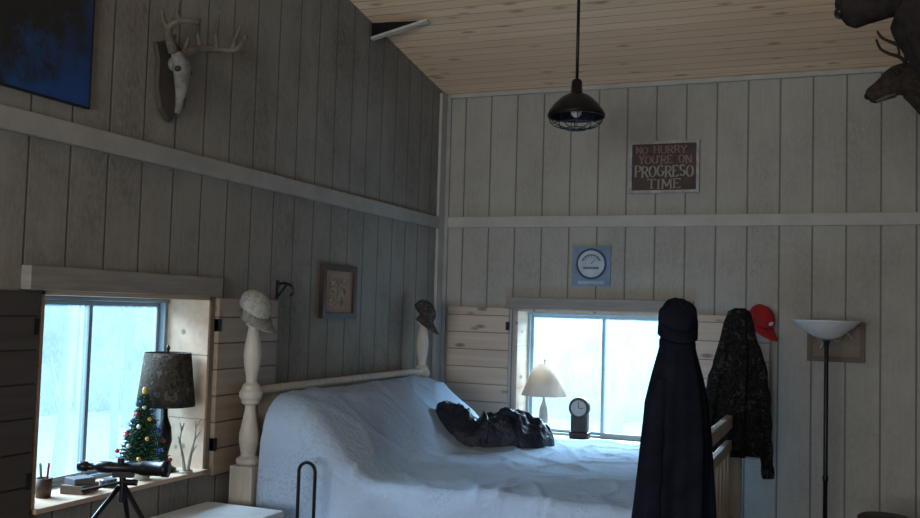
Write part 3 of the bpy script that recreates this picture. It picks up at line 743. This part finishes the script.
oc = [pm('orn_red', (.6, .03, .03), None, .25), pm('orn_blue', (.05, .12, .6), None, .25), pm('orn_gold', (.65, .4, .08), None, .25), pm('orn_silver', (.7, .7, .75), None, .2)]
for k in range(26):
    t = (k + .5) / 27; z = cz_ + .08 + t * .27; R = .115 * (1 - t) + .008; a = k * 2.399963 + .5
    MB().ell((cx_ + R * math.cos(a), cy_ + R * math.sin(a), z), (.010,) * 3, 10, 6).build('ornament', oc[k % 4], xt, smooth=True)
MB().ell((cx_, cy_, cz_ + .385), (.012, .012, .018), 8, 6).build('tree_topper', oc[2], xt)

ad = MB()
for s in (-1, 1):
    base = V((.0, -2.90 + s * .01, SZ))
    beam = smoothpts([base, base + V((0, s * .02, .08)), base + V((.0, s * .045, .16)), base + V((.01, s * .03, .23))], 4)
    ad.tube(beam, [.010 * (1 - .06 * i) for i in range(len(beam))], 7)
    for i in (4, 7, 10): ad.tube([beam[i], beam[i] + V((.01, s * .03, .04))], [.006, .001], 6)
ad.lathe([(.03, 0), (.03, .012)], 16, (0, -2.90, SZ))
tag(ad.build('antler_ornament', pm('ivory_ornament', (.5, .48, .42)), smooth=True, origin=(0, -2.90, SZ)), 'small pale antler ornament standing beside camouflage lamp', 'ornament')

mg = thing('pencil_cup', 'small dark cup holding pencils on window sill', 'cup', (-.12, -3.62, SZ))
MB().lathe([(.028, 0), (.032, .075), (.027, .075), (.024, .01)], 20, (-.12, -3.62, SZ)).build('cup', pm('cup_brown', (.12, .08, .06)), mg, smooth=True)
for k in range(4):
    MB().tube([(-.12 + .01 * math.cos(k * 1.6), -3.62 + .01 * math.sin(k * 1.6), SZ + .015), (-.12 + .022 * math.cos(k * 1.6), -3.62 + .022 * math.sin(k * 1.6), SZ + .13)], .004, 6).build('pencil', [M_red, M_antler, M_dark, M_bone][k], mg)
def sbox(q, m, label, rz):
    x, y, z, a, b_, c = q
    o = MB().box(-a, a, -b_, b_, 0, c).build('small_box', m, bevel=.003, local=True); o.location = (x, y, z); o.rotation_euler = (0, 0, rz)
    return tag(o, label, 'box')
sbox((-.08, -3.47, SZ, .05, .06, .035), pm('box_brown', (.16, .12, .09)), 'small brown cardboard box on window sill', .2)
sbox((-.08, -3.47, SZ + .035, .04, .045, .025), pm('box_grey', (.12, .13, .14)), 'small grey box stacked on a brown box', -.3)
rl = MB().lathe([(.03, 0), (.035, .004), (.035, .03), (.03, .034)], 20, (-.06, -3.33, SZ))
tag(rl.build('tin', pm('tin_dark', (.08, .09, .1), None, .3, metal=.6), smooth=False, origin=(-.06, -3.33, SZ)), 'short round dark tin on window sill', 'tin')

# ------------------------------------------------------------------ desk + spotting scope on table tripod
dk = thing('desk', 'dark wooden writing desk below the window sill', 'desk', (.30, -3.75, 0))
MB().box(.045, .55, -4.2, -3.40, .75, .78).build('desk_top', M_plaque, dk, bevel=.004)
for x in (.08, .51):
    for y in (-4.16, -3.44): MB().box(x - .025, x + .025, y - .025, y + .025, 0, .75).build('leg', M_plaque, dk, bevel=.003)
sx_, sy_, szz = .25, -3.60, 1.115
sc_ = thing('spotting_scope', 'black spotting scope mounted on a small black tripod', 'telescope', (sx_, sy_, .78), (0, 0, math.radians(20)))
hz = szz - .78
RX = Matrix.Translation((0, 0, hz)) @ Matrix.Rotation(math.pi / 2, 4, 'Y')
MB().lathe([(.014, -.175), (.019, -.17), (.019, -.14), (.013, -.135), (.013, -.105), (.022, -.095), (.022, -.05), (.019, -.04), (.019, .04), (.026, .07), (.028, .08), (.028, .15), (.031, .152), (.031, .175)], 24, M=RX).build('scope_tube', M_dark, sc_, smooth=True, local=True)
MB().tube([(-.01, 0, hz + .014), (-.01, 0, hz + .036)], .013, 12).build('focus_knob', M_dark, sc_, local=True)
MB().box(-.035, .04, -.015, .015, hz - .036, hz - .014).tube([(0, 0, hz - .13), (0, 0, hz - .03)], .012, 12).tube([(0, 0, hz - .055), (-.14, -.04, hz - .085)], .006, 8).tube([(0, 0, hz - .055), (.055, .0, hz - .055)], .012, 8).build('tripod_head', M_dark, sc_, local=True)
for k in range(3):
    a = 2 * math.pi * k / 3 - .35; c, s = math.cos(a), math.sin(a)
    MB().tube([(.01 * c, .01 * s, hz - .07), (.13 * c, .13 * s, .12), (.22 * c, .22 * s, 0.004)], [.010, .009, .006], 10).build('leg', M_dark, sc_, smooth=True, local=True)

ns = thing('nightstand', 'white-topped wooden nightstand with two drawers beside bed', 'nightstand', (.26, -3.03, 0))
MB().box(.06, .44, -3.18, -2.82, .0, .80).build('cabinet_body', M_plaque, ns, bevel=.005)
MB().box(.05, .47, -3.20, -2.80, .80, .83).build('table_top', M_white, ns, bevel=.006)
for z in (.15, .48):
    MB().box(.44, .455, -3.15, -2.86, z, z + .28).build('drawer', M_frame_br, ns, bevel=.004)
    MB().ell((.47, -3.0, z + .14), (.016, .016, .016), 12, 8).build('knob', M_dark, ns, smooth=True)
def hoop(w, z1, y):
    pts = [(.555 - w, y, 0), (.555 - w, y, z1 - w)]
    pts += [(.555 - w * math.cos(a), y, z1 - w + w * math.sin(a)) for a in [math.pi * k / 12 for k in range(1, 12)]]
    return pts + [(.555 + w, y, z1 - w), (.555 + w, y, 0)]
hp = MB().tube(hoop(.042, 1.045, -2.76), .008, 10).box(.45, .66, -2.80, -2.72, 0, .015)
tag(hp.build('grab_rail', M_dark, smooth=False, origin=(.555, -2.76, 0)), 'thin black metal hoop rail standing beside the bed', 'rail')

# ------------------------------------------------------------------ light
w = bpy.data.worlds.new('World'); S.world = w; w.use_nodes = True
bg = w.node_tree.nodes['Background']; bg.inputs[0].default_value = (.64, .86, 1.0, 1); bg.inputs[1].default_value = 1.6
def area(name, loc, tgt, sx, sy, power, col):
    l = bpy.data.lights.new(name, 'AREA'); l.shape = 'RECTANGLE'; l.size = sx; l.size_y = sy; l.energy = power; l.color = col
    o = bpy.data.objects.new(name, l); COL.objects.link(o); o.location = loc
    o.rotation_euler = (V(tgt) - V(loc)).to_track_quat('-Z', 'Y').to_euler(); return o
area('sky_light_back', (1.0, 2.6, 2.9), (1.2, 0, 1.35), 2.2, 1.2, 1300, (.56, .79, 1))
area('sky_light_left', (-2.6, -3.5, 2.9), (0, -3.2, 1.4), 2.2, 1.2, 650, (.60, .81, 1))
area('rear_fill_light', (1.7, -9.75, 1.75), (1.6, -3.5, 3.4), 2.4, 1.5, 170, (.93, .96, 1))  # fill lamp added behind the camera, outside the unseen rear opening

# ------------------------------------------------------------------ camera
cam = bpy.data.cameras.new('Camera'); co_ = bpy.data.objects.new('Camera', cam); COL.objects.link(co_)
Yv = V((381, 62, 945)).normalized(); Xm = V((2340, 16, -945)).normalized()
Up = Xm.cross(Yv); Up = Up if Up.y < 0 else -Up; Up.normalize(); Xm = (Xm - Yv * Xm.dot(Yv)).normalized()
right = V((Xm.x, Yv.x, Up.x)); down = V((Xm.y, Yv.y, Up.y)); fwd = V((Xm.z, Yv.z, Up.z))
m = Matrix((right, -down, -fwd)).transposed().to_4x4(); m.translation = V((2.78, -6.5, 1.75))
co_.matrix_world = m; cam.sensor_width = 36; cam.lens = 945 / 920 * 36
S.camera = co_
S.view_settings.view_transform = 'Standard'
